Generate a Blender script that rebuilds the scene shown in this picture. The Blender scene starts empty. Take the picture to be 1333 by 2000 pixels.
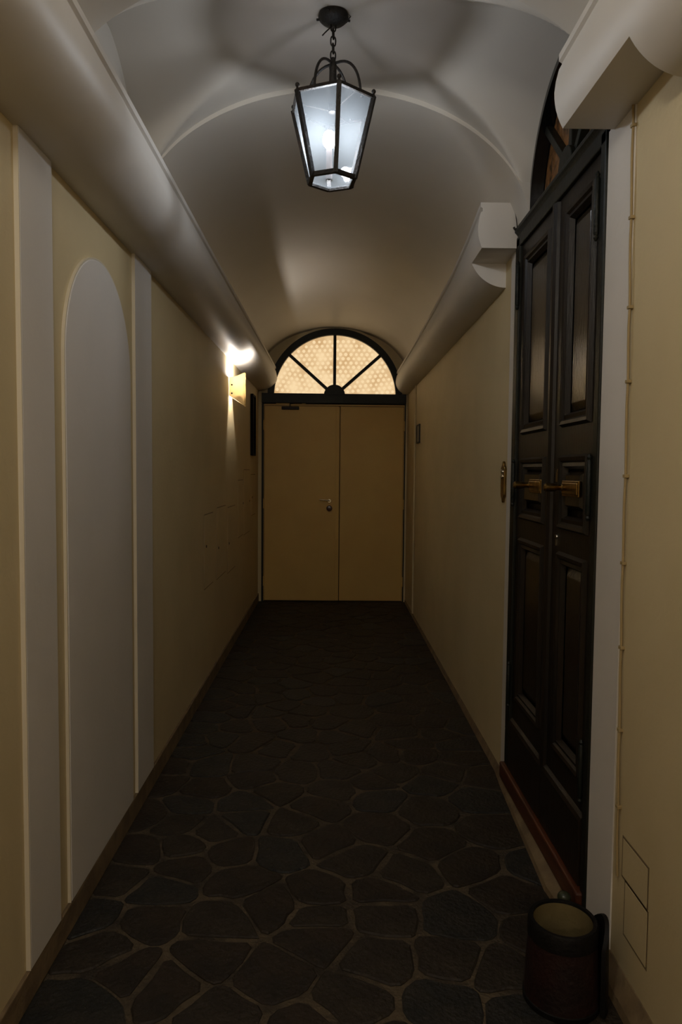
import bpy, bmesh, math, random
from mathutils import Vector, Matrix
random.seed(7)
S = bpy.context.scene
COL = S.collection
PI = math.pi

# ------------------------------------------------------------------ camera
cam_d = bpy.data.cameras.new('camera')
cam = bpy.data.objects.new('camera', cam_d)
COL.objects.link(cam)
R = Matrix(((0.9998864870711107, -0.00872587717843583, -0.012282998007820138),
            (-0.01176570484009637, 0.057045841648952086, -0.9983022288566615),
            (0.00941175659529047, 0.998333426775859, 0.05693670011303315)))
cam.matrix_world = Matrix.Translation((0, 0, 1.6)) @ R.to_4x4()
cam_d.sensor_fit = 'VERTICAL'
cam_d.sensor_height = 36.0
cam_d.lens = 36.0 * 1400 / 2000
cam_d.clip_start = 0.02
S.camera = cam

# ------------------------------------------------------------------ world and exposure
w = bpy.data.worlds.new('world'); S.world = w; w.use_nodes = True
w.node_tree.nodes['Background'].inputs[0].default_value = (0.5, 0.6, 0.8, 1)
w.node_tree.nodes['Background'].inputs[1].default_value = 0.0
S.view_settings.view_transform = 'Standard'
S.view_settings.look = 'None'
S.view_settings.gamma = 1.0
S.view_settings.use_curve_mapping = False
S.view_settings.exposure = 0.0
LANTERN_W = 6.6         # main bulb of the lantern
SCONCE_E = 1000.0
FAN_E = 1.0
HALL_W = 50.0         # ceiling lamp further back in the hall

def lamp(name, loc, power, color, size=0.1):
    d = bpy.data.lights.new(name, 'POINT'); d.energy = power; d.color = color; d.shadow_soft_size = size
    o = bpy.data.objects.new(name, d); o.location = loc; COL.objects.link(o); return o
lamp('hall_lamp_light', (0.0, -2.6, 2.7), HALL_W, (1.0, 0.88, 0.72), 0.12)

lamp('near_hall_lamp_light', (-0.30, 0.55, 3.00), 25.0, (1.0, 0.96, 0.88), 0.10)

# ------------------------------------------------------------------ materials
def mat(name, col, rough=0.6, col2=None, scale=6.0, bump=0.0, bscale=60.0, metal=0.0, spec=0.5, coat=0.0, detail=5.0, mixlo=0.4, mixhi=0.65, stretch=None):
    m = bpy.data.materials.new(name); m.use_nodes = True
    nt = m.node_tree; b = nt.nodes['Principled BSDF']
    b.inputs['Base Color'].default_value = (*col, 1)
    b.inputs['Roughness'].default_value = rough
    b.inputs['Metallic'].default_value = metal
    b.inputs['Specular IOR Level'].default_value = spec
    b.inputs['Coat Weight'].default_value = coat
    b.inputs['Coat Roughness'].default_value = 0.15
    tc = nt.nodes.new('ShaderNodeTexCoord')
    src = tc.outputs['Object']
    if stretch:
        mp = nt.nodes.new('ShaderNodeMapping'); mp.inputs['Scale'].default_value = stretch
        nt.links.new(src, mp.inputs[0]); src = mp.outputs[0]
    if col2:
        n = nt.nodes.new('ShaderNodeTexNoise'); n.inputs['Scale'].default_value = scale; n.inputs['Detail'].default_value = detail
        r = nt.nodes.new('ShaderNodeValToRGB')
        r.color_ramp.elements[0].position = mixlo; r.color_ramp.elements[1].position = mixhi
        r.color_ramp.elements[0].color = (*col, 1); r.color_ramp.elements[1].color = (*col2, 1)
        nt.links.new(src, n.inputs['Vector']); nt.links.new(n.outputs['Fac'], r.inputs[0])
        nt.links.new(r.outputs[0], b.inputs['Base Color'])
    if bump:
        n2 = nt.nodes.new('ShaderNodeTexNoise'); n2.inputs['Scale'].default_value = bscale; n2.inputs['Detail'].default_value = 4
        bp = nt.nodes.new('ShaderNodeBump'); bp.inputs['Strength'].default_value = bump; bp.inputs['Distance'].default_value = 0.01
        nt.links.new(src, n2.inputs['Vector']); nt.links.new(n2.outputs['Fac'], bp.inputs['Height'])
        nt.links.new(bp.outputs[0], b.inputs['Normal'])
    return m

def emit(name, col, strength):
    m = bpy.data.materials.new(name); m.use_nodes = True
    nt = m.node_tree; nt.nodes.clear()
    e = nt.nodes.new('ShaderNodeEmission'); o = nt.nodes.new('ShaderNodeOutputMaterial')
    e.inputs[0].default_value = (*col, 1); e.inputs[1].default_value = strength
    nt.links.new(e.outputs[0], o.inputs[0]); return m

M = {}
M['cream'] = mat('cream_paint', (0.60, 0.49, 0.29), 0.62, (0.56, 0.455, 0.265), 2.5, 0.12, 45, spec=0.3)
M['edge'] = mat('cream_edge_paint', (0.62, 0.55, 0.42), 0.6)
M['white'] = mat('white_paint', (0.66, 0.62, 0.575), 0.6, (0.62, 0.585, 0.54), 2.0, 0.10, 40, spec=0.3)
M['vault'] = mat('vault_plaster', (0.59, 0.55, 0.49), 0.42, (0.56, 0.52, 0.46), 1.4, 0.05, 18, spec=0.4)
M['cornice'] = mat('cornice_paint', (0.64, 0.60, 0.55), 0.5, (0.61, 0.57, 0.52), 2.0, 0.06, 25, spec=0.35)
M['base'] = mat('skirting_cement', (0.20, 0.14, 0.075), 0.75, (0.13, 0.09, 0.05), 9, 0.4, 50, spec=0.3)
M['grout'] = mat('joint_mortar', (0.085, 0.062, 0.037), 0.85, (0.028, 0.021, 0.014), 7, 0.9, 60, spec=0.3)
M['stone_a'] = mat('slate_grey', (0.018, 0.013, 0.009), 0.6, (0.027, 0.020, 0.013), 8, 0.8, 45, spec=0.28)
M['stone_b'] = mat('slate_brown', (0.024, 0.016, 0.010), 0.6, (0.015, 0.011, 0.008), 7, 0.8, 40, spec=0.28)
M['stone_c'] = mat('slate_blue', (0.013, 0.013, 0.012), 0.55, (0.022, 0.019, 0.015), 9, 0.8, 50, spec=0.28)
M['door_cream'] = mat('cream_metal', (0.60, 0.40, 0.12), 0.5, (0.57, 0.37, 0.11), 3, 0.03, 60, spec=0.4)
M['iron'] = mat('black_green_iron', (0.006, 0.008, 0.006), 0.5, (0.010, 0.011, 0.008), 20, 0.3, 80, spec=0.3)
M['bronze'] = mat('dark_bronze', (0.010, 0.008, 0.006), 0.5, (0.028, 0.015, 0.008), 30, 0.4, 120, metal=0.2, mixlo=0.5, mixhi=0.75)
M['varnish'] = mat('dark_varnished_wood', (0.015, 0.010, 0.006), 0.40, (0.009, 0.007, 0.005), 5, 0.12, 30, spec=0.24, coat=0.0, stretch=(5, 5, 0.5))
M['varnish_panel'] = mat('glossy_panel_wood', (0.024, 0.016, 0.009), 0.24, (0.015, 0.011, 0.007), 5, 0.10, 30, spec=0.45, stretch=(5, 5, 0.5))
M['varnish_green'] = mat('dark_green_frame_paint', (0.009, 0.010, 0.007), 0.48, (0.013, 0.012, 0.008), 6, 0.2, 40, spec=0.22, coat=0.0)
M['step_wood'] = mat('reddish_step_wood', (0.085, 0.022, 0.007), 0.4, (0.05, 0.013, 0.005), 6, 0.2, 40, spec=0.5, stretch=(6, 0.6, 6))
M['brass'] = mat('aged_brass', (0.30, 0.19, 0.055), 0.30, (0.18, 0.11, 0.035), 25, 0.1, 60, metal=1.0)
M['chrome'] = mat('polished_steel', (0.7, 0.7, 0.68), 0.15, metal=1.0)
M['red_lock'] = mat('dark_red_lock_cover', (0.05, 0.008, 0.008), 0.25, spec=0.6)
M['fan_dark'] = mat('black_glass', (0.004, 0.004, 0.004), 0.15, spec=0.5)
M['amber'] = mat('brown_figured_glass', (0.20, 0.085, 0.024), 0.4, (0.04, 0.022, 0.009), 22, 0.8, 30, spec=0.5)
M['red_leather'] = mat('dark_red_leather', (0.016, 0.003, 0.0025), 0.6, (0.006, 0.002, 0.002), 8, 0.4, 60, spec=0.4)
M['black_leather'] = mat('black_leather', (0.003, 0.0025, 0.0025), 0.6, (0.005, 0.004, 0.004), 10, 0.3, 60, spec=0.2)
M['lining'] = mat('tan_lining', (0.16, 0.125, 0.055), 0.8, (0.13, 0.10, 0.045), 12, 0.2, 70, spec=0.2)
M['cable'] = mat('beige_cable', (0.34, 0.25, 0.12), 0.6, spec=0.3)
M['notice'] = mat('black_frame', (0.006, 0.004, 0.004), 0.7, spec=0.1)
M['hatch_gap'] = mat('hatch_gap_line', (0.17, 0.12, 0.06), 0.8)
M['grey_plastic'] = mat('grey_plastic', (0.20, 0.19, 0.16), 0.4)
M['dark_mark'] = mat('dark_slot', (0.02, 0.015, 0.01), 0.8)
def glow(name, col, e):
    m = emit(name, col, e); nt = m.node_tree
    ad = nt.nodes.new('ShaderNodeAddShader'); tr = nt.nodes.new('ShaderNodeBsdfTransparent')
    em = [n for n in nt.nodes if n.type == 'EMISSION'][0]; out = [n for n in nt.nodes if n.type == 'OUTPUT_MATERIAL'][0]
    nt.links.new(em.outputs[0], ad.inputs[0]); nt.links.new(tr.outputs[0], ad.inputs[1]); nt.links.new(ad.outputs[0], out.inputs[0])
    return m
M['bulb'] = glow('bulb_glow', (0.86, 0.93, 1.0), 30.0)
M['bulb_glint'] = glow('bulb_reflection_glow', (0.86, 0.93, 1.0), 4.0)  # painted reflection of the main bulb, not a second lamp
M['sconce_tube'] = emit('sconce_tube_glow', (1.0, 0.93, 0.86), SCONCE_E)

def lantern_glass(name, tint, haze):
    m = bpy.data.materials.new(name); m.use_nodes = True
    nt = m.node_tree; nt.nodes.clear()
    out = nt.nodes.new('ShaderNodeOutputMaterial')
    tr = nt.nodes.new('ShaderNodeBsdfTransparent'); tr.inputs[0].default_value = (*tint, 1)
    df = nt.nodes.new('ShaderNodeBsdfTranslucent'); df.inputs[0].default_value = (0.75, 0.85, 0.92, 1)
    gl = nt.nodes.new('ShaderNodeBsdfGlossy'); gl.inputs['Roughness'].default_value = 0.08
    a = nt.nodes.new('ShaderNodeMixShader'); a.inputs[0].default_value = haze
    b = nt.nodes.new('ShaderNodeMixShader'); b.inputs[0].default_value = 0.06
    nt.links.new(tr.outputs[0], a.inputs[1]); nt.links.new(df.outputs[0], a.inputs[2])
    nt.links.new(a.outputs[0], b.inputs[1]); nt.links.new(gl.outputs[0], b.inputs[2])
    nt.links.new(b.outputs[0], out.inputs[0]); return m
M['pane'] = lantern_glass('lantern_pane_glass', (0.90, 0.94, 0.96), 0.07)
M['lid'] = lantern_glass('dimming_lid_glass', (0.19, 0.19, 0.20), 0.16)  # grey tint put in to dim the lantern light reaching the vault

def shade_glass():
    m = bpy.data.materials.new('sconce_shade_glass'); m.use_nodes = True
    nt = m.node_tree; nt.nodes.clear()
    out = nt.nodes.new('ShaderNodeOutputMaterial')
    df = nt.nodes.new('ShaderNodeBsdfDiffuse'); df.inputs[0].default_value = (0.80, 0.70, 0.50, 1)
    tl = nt.nodes.new('ShaderNodeBsdfTranslucent'); tl.inputs[0].default_value = (0.72, 0.62, 0.42, 1)
    a = nt.nodes.new('ShaderNodeMixShader'); a.inputs[0].default_value = 0.38
    nt.links.new(df.outputs[0], a.inputs[1]); nt.links.new(tl.outputs[0], a.inputs[2])
    nt.links.new(a.outputs[0], out.inputs[0]); return m
M['shade'] = shade_glass()

def fan_glass():
    # lit figured glass: a stairwell lamp glows through rows of round prisms
    m = bpy.data.materials.new('lit_figured_glass'); m.use_nodes = True
    nt = m.node_tree; nt.nodes.clear()
    out = nt.nodes.new('ShaderNodeOutputMaterial'); e = nt.nodes.new('ShaderNodeEmission')
    tc = nt.nodes.new('ShaderNodeTexCoord')
    n = nt.nodes.new('ShaderNodeTexNoise'); n.inputs['Scale'].default_value = 4.5; n.inputs['Detail'].default_value = 5
    r = nt.nodes.new('ShaderNodeValToRGB')
    r.color_ramp.elements[0].position = 0.32; r.color_ramp.elements[0].color = (0.60, 0.36, 0.155, 1)
    r.color_ramp.elements[1].position = 0.68; r.color_ramp.elements[1].color = (0.93, 0.68, 0.38, 1)
    nt.links.new(tc.outputs['Object'], n.inputs['Vector']); nt.links.new(n.outputs['Fac'], r.inputs[0])
    nt.links.new(r.outputs[0], e.inputs[0]); e.inputs[1].default_value = FAN_E
    gl = nt.nodes.new('ShaderNodeBsdfGlossy'); gl.inputs[0].default_value = (0.06, 0.06, 0.06, 1); gl.inputs['Roughness'].default_value = 0.3
    ad = nt.nodes.new('ShaderNodeAddShader')
    nt.links.new(e.outputs[0], ad.inputs[0]); nt.links.new(gl.outputs[0], ad.inputs[1])
    nt.links.new(ad.outputs[0], out.inputs[0]); return m
M['fan_glass'] = fan_glass()
M['fan_knob'] = emit('lit_glass_prism', (0.98, 0.73, 0.42), FAN_E * 0.97)
M['fan_joint'] = mat('glass_joint', (0.25, 0.15, 0.07), 0.4)

# ------------------------------------------------------------------ mesh helpers
def box(bm, x0, x1, y0, y1, z0, z1):
    v = [bm.verts.new((x, y, z)) for x in (x0, x1) for y in (y0, y1) for z in (z0, z1)]
    for f in ((0, 1, 3, 2), (4, 6, 7, 5), (0, 4, 5, 1), (2, 3, 7, 6), (0, 2, 6, 4), (1, 5, 7, 3)):
        bm.faces.new([v[i] for i in f])
def prism(bm, pts, fn, d0, d1):
    """pts: 2-D outline, fn(a, b, d) -> xyz; extruded from d0 to d1"""
    A = [bm.verts.new(fn(a, b, d0)) for a, b in pts]; B = [bm.verts.new(fn(a, b, d1)) for a, b in pts]
    n = len(pts)
    bm.faces.new(A); bm.faces.new(B[::-1])
    for i in range(n):
        bm.faces.new((A[i], B[i], B[(i + 1) % n], A[(i + 1) % n]))
FX = lambda a, b, d: (d, a, b)      # outline in Y,Z
FY = lambda a, b, d: (a, d, b)      # outline in X,Z
FZ = lambda a, b, d: (a, b, d)
def band(bm, outer, inner, fn, d0, d1, closed=False):
    """ring strip between two outlines of equal length"""
    n = len(outer)
    q = [[bm.verts.new(fn(*p, d)) for p in o] for o in (outer, inner) for d in (d0, d1)]
    o0, o1, i0, i1 = q
    rng = range(n if closed else n - 1)
    for k in rng:
        j = (k + 1) % n
        bm.faces.new((o0[k], o0[j], i0[j], i0[k])); bm.faces.new((o1[k], i1[k], i1[j], o1[j]))
        bm.faces.new((o0[k], o1[k], o1[j], o0[j])); bm.faces.new((i0[k], i0[j], i1[j], i1[k]))
    if not closed:
        for k in (0, n - 1): bm.faces.new((o0[k], i0[k], i1[k], o1[k]))
def arc(cx, cz, r, a0, a1, n, rz=None):
    rz = r if rz is None else rz
    return [(cx + r * math.cos(a0 + (a1 - a0) * i / n), cz + rz * math.sin(a0 + (a1 - a0) * i / n)) for i in range(n + 1)]
def tube(bm, pts, rad, seg=8, closed=False):
    pts = [Vector(p) for p in pts]; rings = []; n = len(pts)
    rads = rad if isinstance(rad, (list, tuple)) else [rad] * n
    prev = None
    for i, p in enumerate(pts):
        if closed: t = (pts[(i + 1) % n] - pts[i - 1]).normalized()
        else: t = (pts[min(i + 1, n - 1)] - pts[max(i - 1, 0)]).normalized()
        if prev is None:
            u = t.cross(Vector((0, 0, 1)));
            if u.length < 0.05: u = t.cross(Vector((0, 1, 0)))
            u.normalize()
        else:
            u = (prev - t * prev.dot(t)).normalized()
        prev = u; vv = t.cross(u)
        rings.append([bm.verts.new(p + (u * math.cos(2 * PI * k / seg) + vv * math.sin(2 * PI * k / seg)) * rads[i]) for k in range(seg)])
    m = n if closed else n - 1
    for i in range(m):
        a, b = rings[i], rings[(i + 1) % n]
        for k in range(seg): bm.faces.new((a[k], a[(k + 1) % seg], b[(k + 1) % seg], b[k]))
    if not closed:
        bm.faces.new(rings[0][::-1]); bm.faces.new(rings[-1])
def lathe(bm, prof, cx, cy, seg=32, axis='z', caps=(True, True)):
    """prof: (r, h) list. axis z: h is z; axis x: h is x with centre (cy, cz)"""
    rings = []
    for r, h in prof:
        ring = []
        for k in range(seg):
            a = 2 * PI * k / seg; c, s = r * math.cos(a), r * math.sin(a)
            if axis == 'z': ring.append(bm.verts.new((cx + c, cy + s, h)))
            elif axis == 'x': ring.append(bm.verts.new((h, cx + c, cy + s)))
            else: ring.append(bm.verts.new((cx + c, h, cy + s)))
        rings.append(ring)
    for a, b in zip(rings, rings[1:]):
        for k in range(seg): bm.faces.new((a[k], a[(k + 1) % seg], b[(k + 1) % seg], b[k]))
    if caps[0]: bm.faces.new(rings[0][::-1])
    if caps[1]: bm.faces.new(rings[-1])
def ball(bm, c, r, u=16, v=10, sz=1.0):
    bmesh.ops.create_uvsphere(bm, u_segments=u, v_segments=v, radius=r, matrix=Matrix.Translation(c) @ Matrix.Diagonal((1, 1, sz, 1)))

def obj(name, bm, m, parent=None, smooth=False, bevel=0.0, weld=False):
    if weld: bmesh.ops.remove_doubles(bm, verts=bm.verts, dist=1e-5)
    bmesh.ops.recalc_face_normals(bm, faces=bm.faces)
    me = bpy.data.meshes.new(name); bm.to_mesh(me); bm.free()
    me.materials.append(m)
    o = bpy.data.objects.new(name, me); COL.objects.link(o)
    if parent:
        o.parent = parent
        o.location = -Vector(wloc(parent))
    if smooth:
        for p in me.polygons: p.use_smooth = True
        if smooth != 'all':
            md = o.modifiers.new('es', 'EDGE_SPLIT'); md.split_angle = math.radians(38)
    if bevel:
        b = o.modifiers.new('bevel', 'BEVEL'); b.width = bevel; b.segments = 2; b.limit_method = 'ANGLE'
    return o
def wloc(o):
    v = Vector((0, 0, 0))
    while o: v += o.location; o = o.parent
    return v
def B(): return bmesh.new()
def tag(o, label=None, cat=None, group=None, kind=None):
    if label: o['label'] = label
    if cat: o['category'] = cat
    if group: o['group'] = group
    if kind: o['kind'] = kind
    return o
def thing(name, loc, label, cat, group=None, kind=None):
    o = bpy.data.objects.new(name, None); o.location = loc; o.empty_display_size = 0.05; COL.objects.link(o)
    return tag(o, label, cat, group, kind)

WL, WR, YE, YN = -0.903, 0.903, 8.72, -4.6

# ================================================================== structure
# ---------------- left wall with its raised bands and blind arch
bm = B(); box(bm, WL - 0.15, WL, YN, YE + 0.2, -0.1, 3.5)
wall_left = tag(obj('wall_left', bm, M['cream']), 'cream painted left wall with white raised bands and a blind arch', 'wall', kind='structure')
for y0, y1 in ((2.075, 2.314), (3.262, 3.549)):
    bm = B(); box(bm, WL - 0.01, WL + 0.0145, y0, y1, 0.1, 2.66)
    tag(obj('pilaster', bm, M['white'], wall_left, bevel=0.003))
    bm = B(); box(bm, WL - 0.01, WL + 0.0140, y0 - 0.004, y0, 0.1, 2.66)
    obj('pilaster_edge', bm, M['edge'], wall_left)
yc, hw, zs, zt = 2.80, 0.385, 1.98, 2.385
top = arc(yc, zs, hw, 0, PI, 40, zt - zs)
out = [(yc - hw, 0.1), (yc + hw, 0.1)] + top
bm = B(); prism(bm, out, FX, WL - 0.01, WL + 0.013)
obj('arched_panel', bm, M['white'], wall_left, bevel=0.004)
o2 = [(yc + hw + 0.006, 0.1)] + arc(yc, zs, hw + 0.006, 0, PI, 40, zt - zs + 0.006) + [(yc - hw - 0.006, 0.1)]
o1 = [(yc + hw, 0.1)] + top + [(yc - hw, 0.1)]
bm = B(); band(bm, o2, o1, FX, WL - 0.01, WL + 0.011)
obj('arched_panel_edge', bm, M['edge'], wall_left)

bm = B(); box(bm, WL - 0.001, WL + 0.002, 2.3, 3.5, 2.70, 3.345)
obj('upper_plaster', bm, M['vault'], wall_left)

# ---------------- right wall with the doorway and lunette opening
DY0, DY1, DZ = 2.41, 3.578, 2.76          # doorway
FC, FZc, FR = 2.895, 2.79, 0.495          # lunette over it
def joinwall():
    bm = B()
    box(bm, WR, WR + 0.15, YN, DY0, -0.1, DZ)
    box(bm, WR, WR + 0.15, DY1, YE + 0.2, -0.1, DZ)
    box(bm, WR, WR + 0.15, DY0, DY1, -0.1, 0.0)
    a = arc(FC, FZc, FR, 0, PI, 40)
    pts = [(YN, DZ), (FC - FR, DZ)] + a[::-1] + [(FC + FR, DZ), (YE + 0.2, DZ), (YE + 0.2, 3.5), (YN, 3.5)]
    prism(bm, pts, FX, WR, WR + 0.15)
    return bm
wall_right = tag(obj('wall_right', joinwall(), M['cream']), 'cream painted right wall broken by a dark double door', 'wall', kind='structure')
for y0, y1 in ((2.20, DY0), (DY1, 3.684)):
    bm = B(); box(bm, WR - 0.005, WR + 0.02, y0, y1, 0.02, 2.72)
    obj('door_surround_band', bm, M['white'], wall_right, bevel=0.002)

# ---------------- end wall
bm = B(); box(bm, WL, WR, YE + 0.06, YE + 0.2, -0.1, 3.5)
box(bm, WL, -0.862, YE, YE + 0.07, 0, 2.55); box(bm, 0.882, WR, YE, YE + 0.07, 0, 2.55)
wall_back = tag(obj('wall_back', bm, M['cream']), 'cream end wall behind the metal double door', 'wall', kind='structure')
bm = B(); box(bm, WL - 0.15, WR + 0.15, YN - 0.15, YN, -0.1, 3.5)
tag(obj('wall_front', bm, M['cream']), 'cream wall closing the hall behind the camera', 'wall', kind='structure')

# ---------------- vaulted ceiling
W0 = 0.903
Y1b, Y2b = 2.38, 3.36
def ell(x, z0, b): return z0 + b * math.sqrt(max(0.0, 1 - (x / W0) ** 2))
def zfar(x): return ell(x, 2.716, 0.606)
def znear(x): return ell(x, 2.73, 0.50)
def zA(x): return ell(x, 2.722, 0.626)
def zB(x, y):
    t = (x + W0) / (2 * W0)
    ap = 3.352 + (3.285 - 3.352) * t
    crown = 3.360
    ap = ap + (crown - ap) * math.cos(x / W0 * PI / 2) ** 0.8
    hw_ = 0.4951
    q = 1 - ((y - 2.885) / hw_) ** 2
    return 2.79 + (ap - 2.79) * math.sqrt(max(0.0, q))
def zbay(x, y):
    a, b = zA(x), zB(x, y)
    k = 0.015
    m = max(a, b); d = abs(a - b)
    return m + max(0, k - d) ** 2 / (4 * k)
def sheet(bm, xs, ys, f):
    g = [[bm.verts.new((x, y, f(x, y))) for x in xs] for y in ys]
    for a, b in zip(g, g[1:]):
        for i in range(len(xs) - 1): bm.faces.new((a[i], a[i + 1], b[i + 1], b[i]))
    return g
NX = 96
xs = [-W0 * math.cos(PI * i / NX) for i in range(NX + 1)]
bm = B()
def zfar_y(x, y):
    return zfar(x) + 0.004 * math.sin(y * 2.1) * math.cos(x * 2.0)
sheet(bm, xs, [Y2b + (YE + 0.1 - Y2b) * i / 40 for i in range(41)], zfar_y)
sheet(bm, xs, [YN + (Y1b - YN) * i / 20 for i in range(21)], lambda x, y: znear(x))
sheet(bm, xs, [Y1b + (Y2b - Y1b) * i / 90 for i in range(91)], zbay)
for y, f in ((Y2b, lambda x: zfar_y(x, Y2b)), (Y1b, znear)):
    lo = [bm.verts.new((x, y, f(x))) for x in xs]; hi = [bm.verts.new((x, y, max(f(x), zbay(x, y)))) for x in xs]
    for i in range(NX):
        bm.faces.new((lo[i], lo[i + 1], hi[i + 1], hi[i]))
me_c = obj('ceiling', bm, M['vault'], smooth='all')
tag(me_c, 'white plaster barrel vault with a cross-vaulted bay', 'ceiling', kind='structure')

# ---------------- cornices
def prof(s, lx, lz, bz, clip=None):
    """closed outline (X, Z) of the cornice against wall side s; lx, lz the lip"""
    xm = lx - 0.012; zc = lz - 0.12; a = W0 - xm; b = zc - bz
    pts = [(W0 + 0.01, lz), (lx, lz), (lx, lz - 0.022), (lx + 0.010, lz - 0.028), (lx + 0.010, lz - 0.042), (lx + 0.001, lz - 0.047)]
    pts += [(lx - 0.008, lz - 0.085)]
    N = 18
    el = [(W0 - a * math.cos(PI / 2 * i / N), zc - b * math.sin(PI / 2 * i / N)) for i in range(N + 1)]
    if clip is None: pts += el
    else:
        for p in el:
            if p[1] > clip: pts.append(p); last = p
            else:
                t = (last[1] - clip) / (last[1] - p[1]); pts.append((last[0] + (p[0] - last[0]) * t, clip)); break
        while len(pts) < 7 + N + 1: pts.append((pts[-1][0] + (W0 - pts[-1][0]) * 0.5, clip))
        pts[-1] = (W0, clip)
    pts.append((W0 + 0.01, pts[-1][1]))
    return [(s * x, z) for x, z in pts]
def loft(bm, st):
    rings = [[bm.verts.new((x, y, z)) for x, z in p] for y, p in st]
    for a, b in zip(rings, rings[1:]):
        for i in range(len(a)): bm.faces.new((a[i], a[(i + 1) % len(a)], b[(i + 1) % len(a)], b[i]))
    bm.faces.new(rings[0][::-1]); bm.faces.new(rings[-1])
def cornice(name, segs, label):
    bm = B()
    for st in segs: loft(bm, st)
    return tag(obj(name, bm, M['cornice'], smooth=True), label, 'cornice', kind='structure')
cornice('trim_1', [[(y, prof(-1, 0.690, 2.838 + 0.003 * math.sin(y), 2.556 + 0.004 * (y / 9)) ) for y in [YN + (YE + 0.02 - YN) * i / 24 for i in range(25)]]],
        'long rounded white cornice running unbroken along the left wall')
CLIP = 2.705
cornice('trim_2', [[(YN, prof(1, 0.735, 2.955, 2.605)), (1.2, prof(1, 0.735, 2.955, 2.605)), (1.87, prof(1, 0.722, 2.945, 2.605))],
                   [(1.87, prof(1, 0.722, 2.945, 2.605, CLIP)), (2.36, prof(1, 0.712, 2.935, 2.605, CLIP))]],
        'near right rounded white cornice cut off before the dark door')
def rs(y):
    K = [(3.56, 0.711, 2.912, 2.575), (4.0, 0.724, 2.875, 2.568), (4.6, 0.737, 2.842, 2.558), (6.0, 0.750, 2.812, 2.545), (7.4, 0.757, 2.803, 2.535), (8.74, 0.763, 2.800, 2.528)]
    for a, b in zip(K, K[1:]):
        if y <= b[0] + 1e-6:
            t = (y - a[0]) / (b[0] - a[0]); return [a[i] + (b[i] - a[i]) * t for i in (1, 2, 3)]
    return K[-1][1:]
cornice('trim_3', [[(y, prof(1, *rs(y), CLIP - 0.01)) for y in (3.56, 3.65, 3.74, 3.82)],
                   [(3.82 + (8.74 - 3.82) * i / 30, prof(1, *rs(3.82 + (8.74 - 3.82) * i / 30))) for i in range(31)]],
        'far right rounded white cornice starting beyond the dark door')

# ---------------- skirtings
bm = B(); box(bm, WL - 0.01, WL + 0.012, YN, YE, 0.0, 0.098)
tag(obj('baseboard_left', bm, M['base'], bevel=0.004), 'brown cement skirting along the left wall', 'baseboard', kind='structure')
bm = B()
for st in ([(YN, .865, .085), (2.20, .862, .08), (2.40, .850, .065), (2.65, .826, .06), (3.2, .850, .055), (3.55, .868, .045), (3.75, .884, .04), (YE, .893, .03)],):
    loft(bm, [(y, [(x, 0.0), (x + 0.006, h * 0.35), (WR - 0.004, h), (WR + 0.004, h), (WR + 0.004, 0.0)]) for y, x, h in st])
tag(obj('baseboard_right', bm, M['base']), 'tan cement fillet along the foot of the right wall', 'baseboard', kind='structure')

# ---------------- floor: irregular flagstones laid in mortar
bm = B(); box(bm, WL - 0.05, WR + 0.05, YN, YE + 0.1, -0.1, -0.006)
floor = tag(obj('floor', bm, M['grout']), 'dark crazy-paved stone floor with pale mortar joints', 'floor', kind='structure')
seeds = [(-0.05, 3.339), (0.464, 3.312), (-0.217, 2.936), (0.115, 2.866), (0.45, 2.994), (0.572, 2.842), (-0.581, 2.813), (-0.792, 2.933), (-0.351, 2.724), (-0.646, 2.657), (-0.386, 2.464), (-0.212, 2.558), (-0.036, 2.492), (-0.039, 2.639), (0.193, 2.64), (0.458, 2.484), (0.196, 2.504), (-0.398, 2.281), (-0.507, 2.162), (-0.181, 2.19), (0.159, 2.267), (0.41, 2.268), (-0.034, 2.378), (0.692, 2.642), (-0.645, 2.464), (0.357, 2.07), (0.07, 2.08), (-0.316, 2.019), (-0.115, 4.031), (0.091, 4.072), (0.152, 4.397), (-0.175, 4.245), (0.05, 3.757), (0.347, 3.734), (0.494, 3.978), (-0.187, 3.729), (-0.386, 3.211), (-0.511, 3.116), (-0.63, 3.528), (-0.386, 3.651), (0.727, 3.124), (0.718, 3.426), (-0.758, 2.324), (-0.638, 2.201), (-0.738, 2.069), (0.555, 2.203)]
seeds = list(seeds)
tries = 0
while tries < 14000:
    tries += 1
    p = (random.uniform(-0.86, 0.86), random.uniform(0.3, 8.7))
    md = 0.17 if random.random() < 0.3 else 0.235
    if all((p[0] - q[0]) ** 2 + (p[1] - q[1]) ** 2 > md * md for q in seeds): seeds.append(p)
def clip_poly(poly, nx, ny, c):
    out = []
    for i in range(len(poly)):
        a, b = poly[i], poly[(i + 1) % len(poly)]
        da = nx * a[0] + ny * a[1] - c; db = nx * b[0] + ny * b[1] - c
        if da <= 0: out.append(a)
        if da * db < 0:
            t = da / (da - db); out.append((a[0] + (b[0] - a[0]) * t, a[1] + (b[1] - a[1]) * t))
    return out
rnd = random.Random(11)
sm = [M['stone_a'], M['stone_b'], M['stone_c'], M['stone_b'], M['stone_a']]
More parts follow.
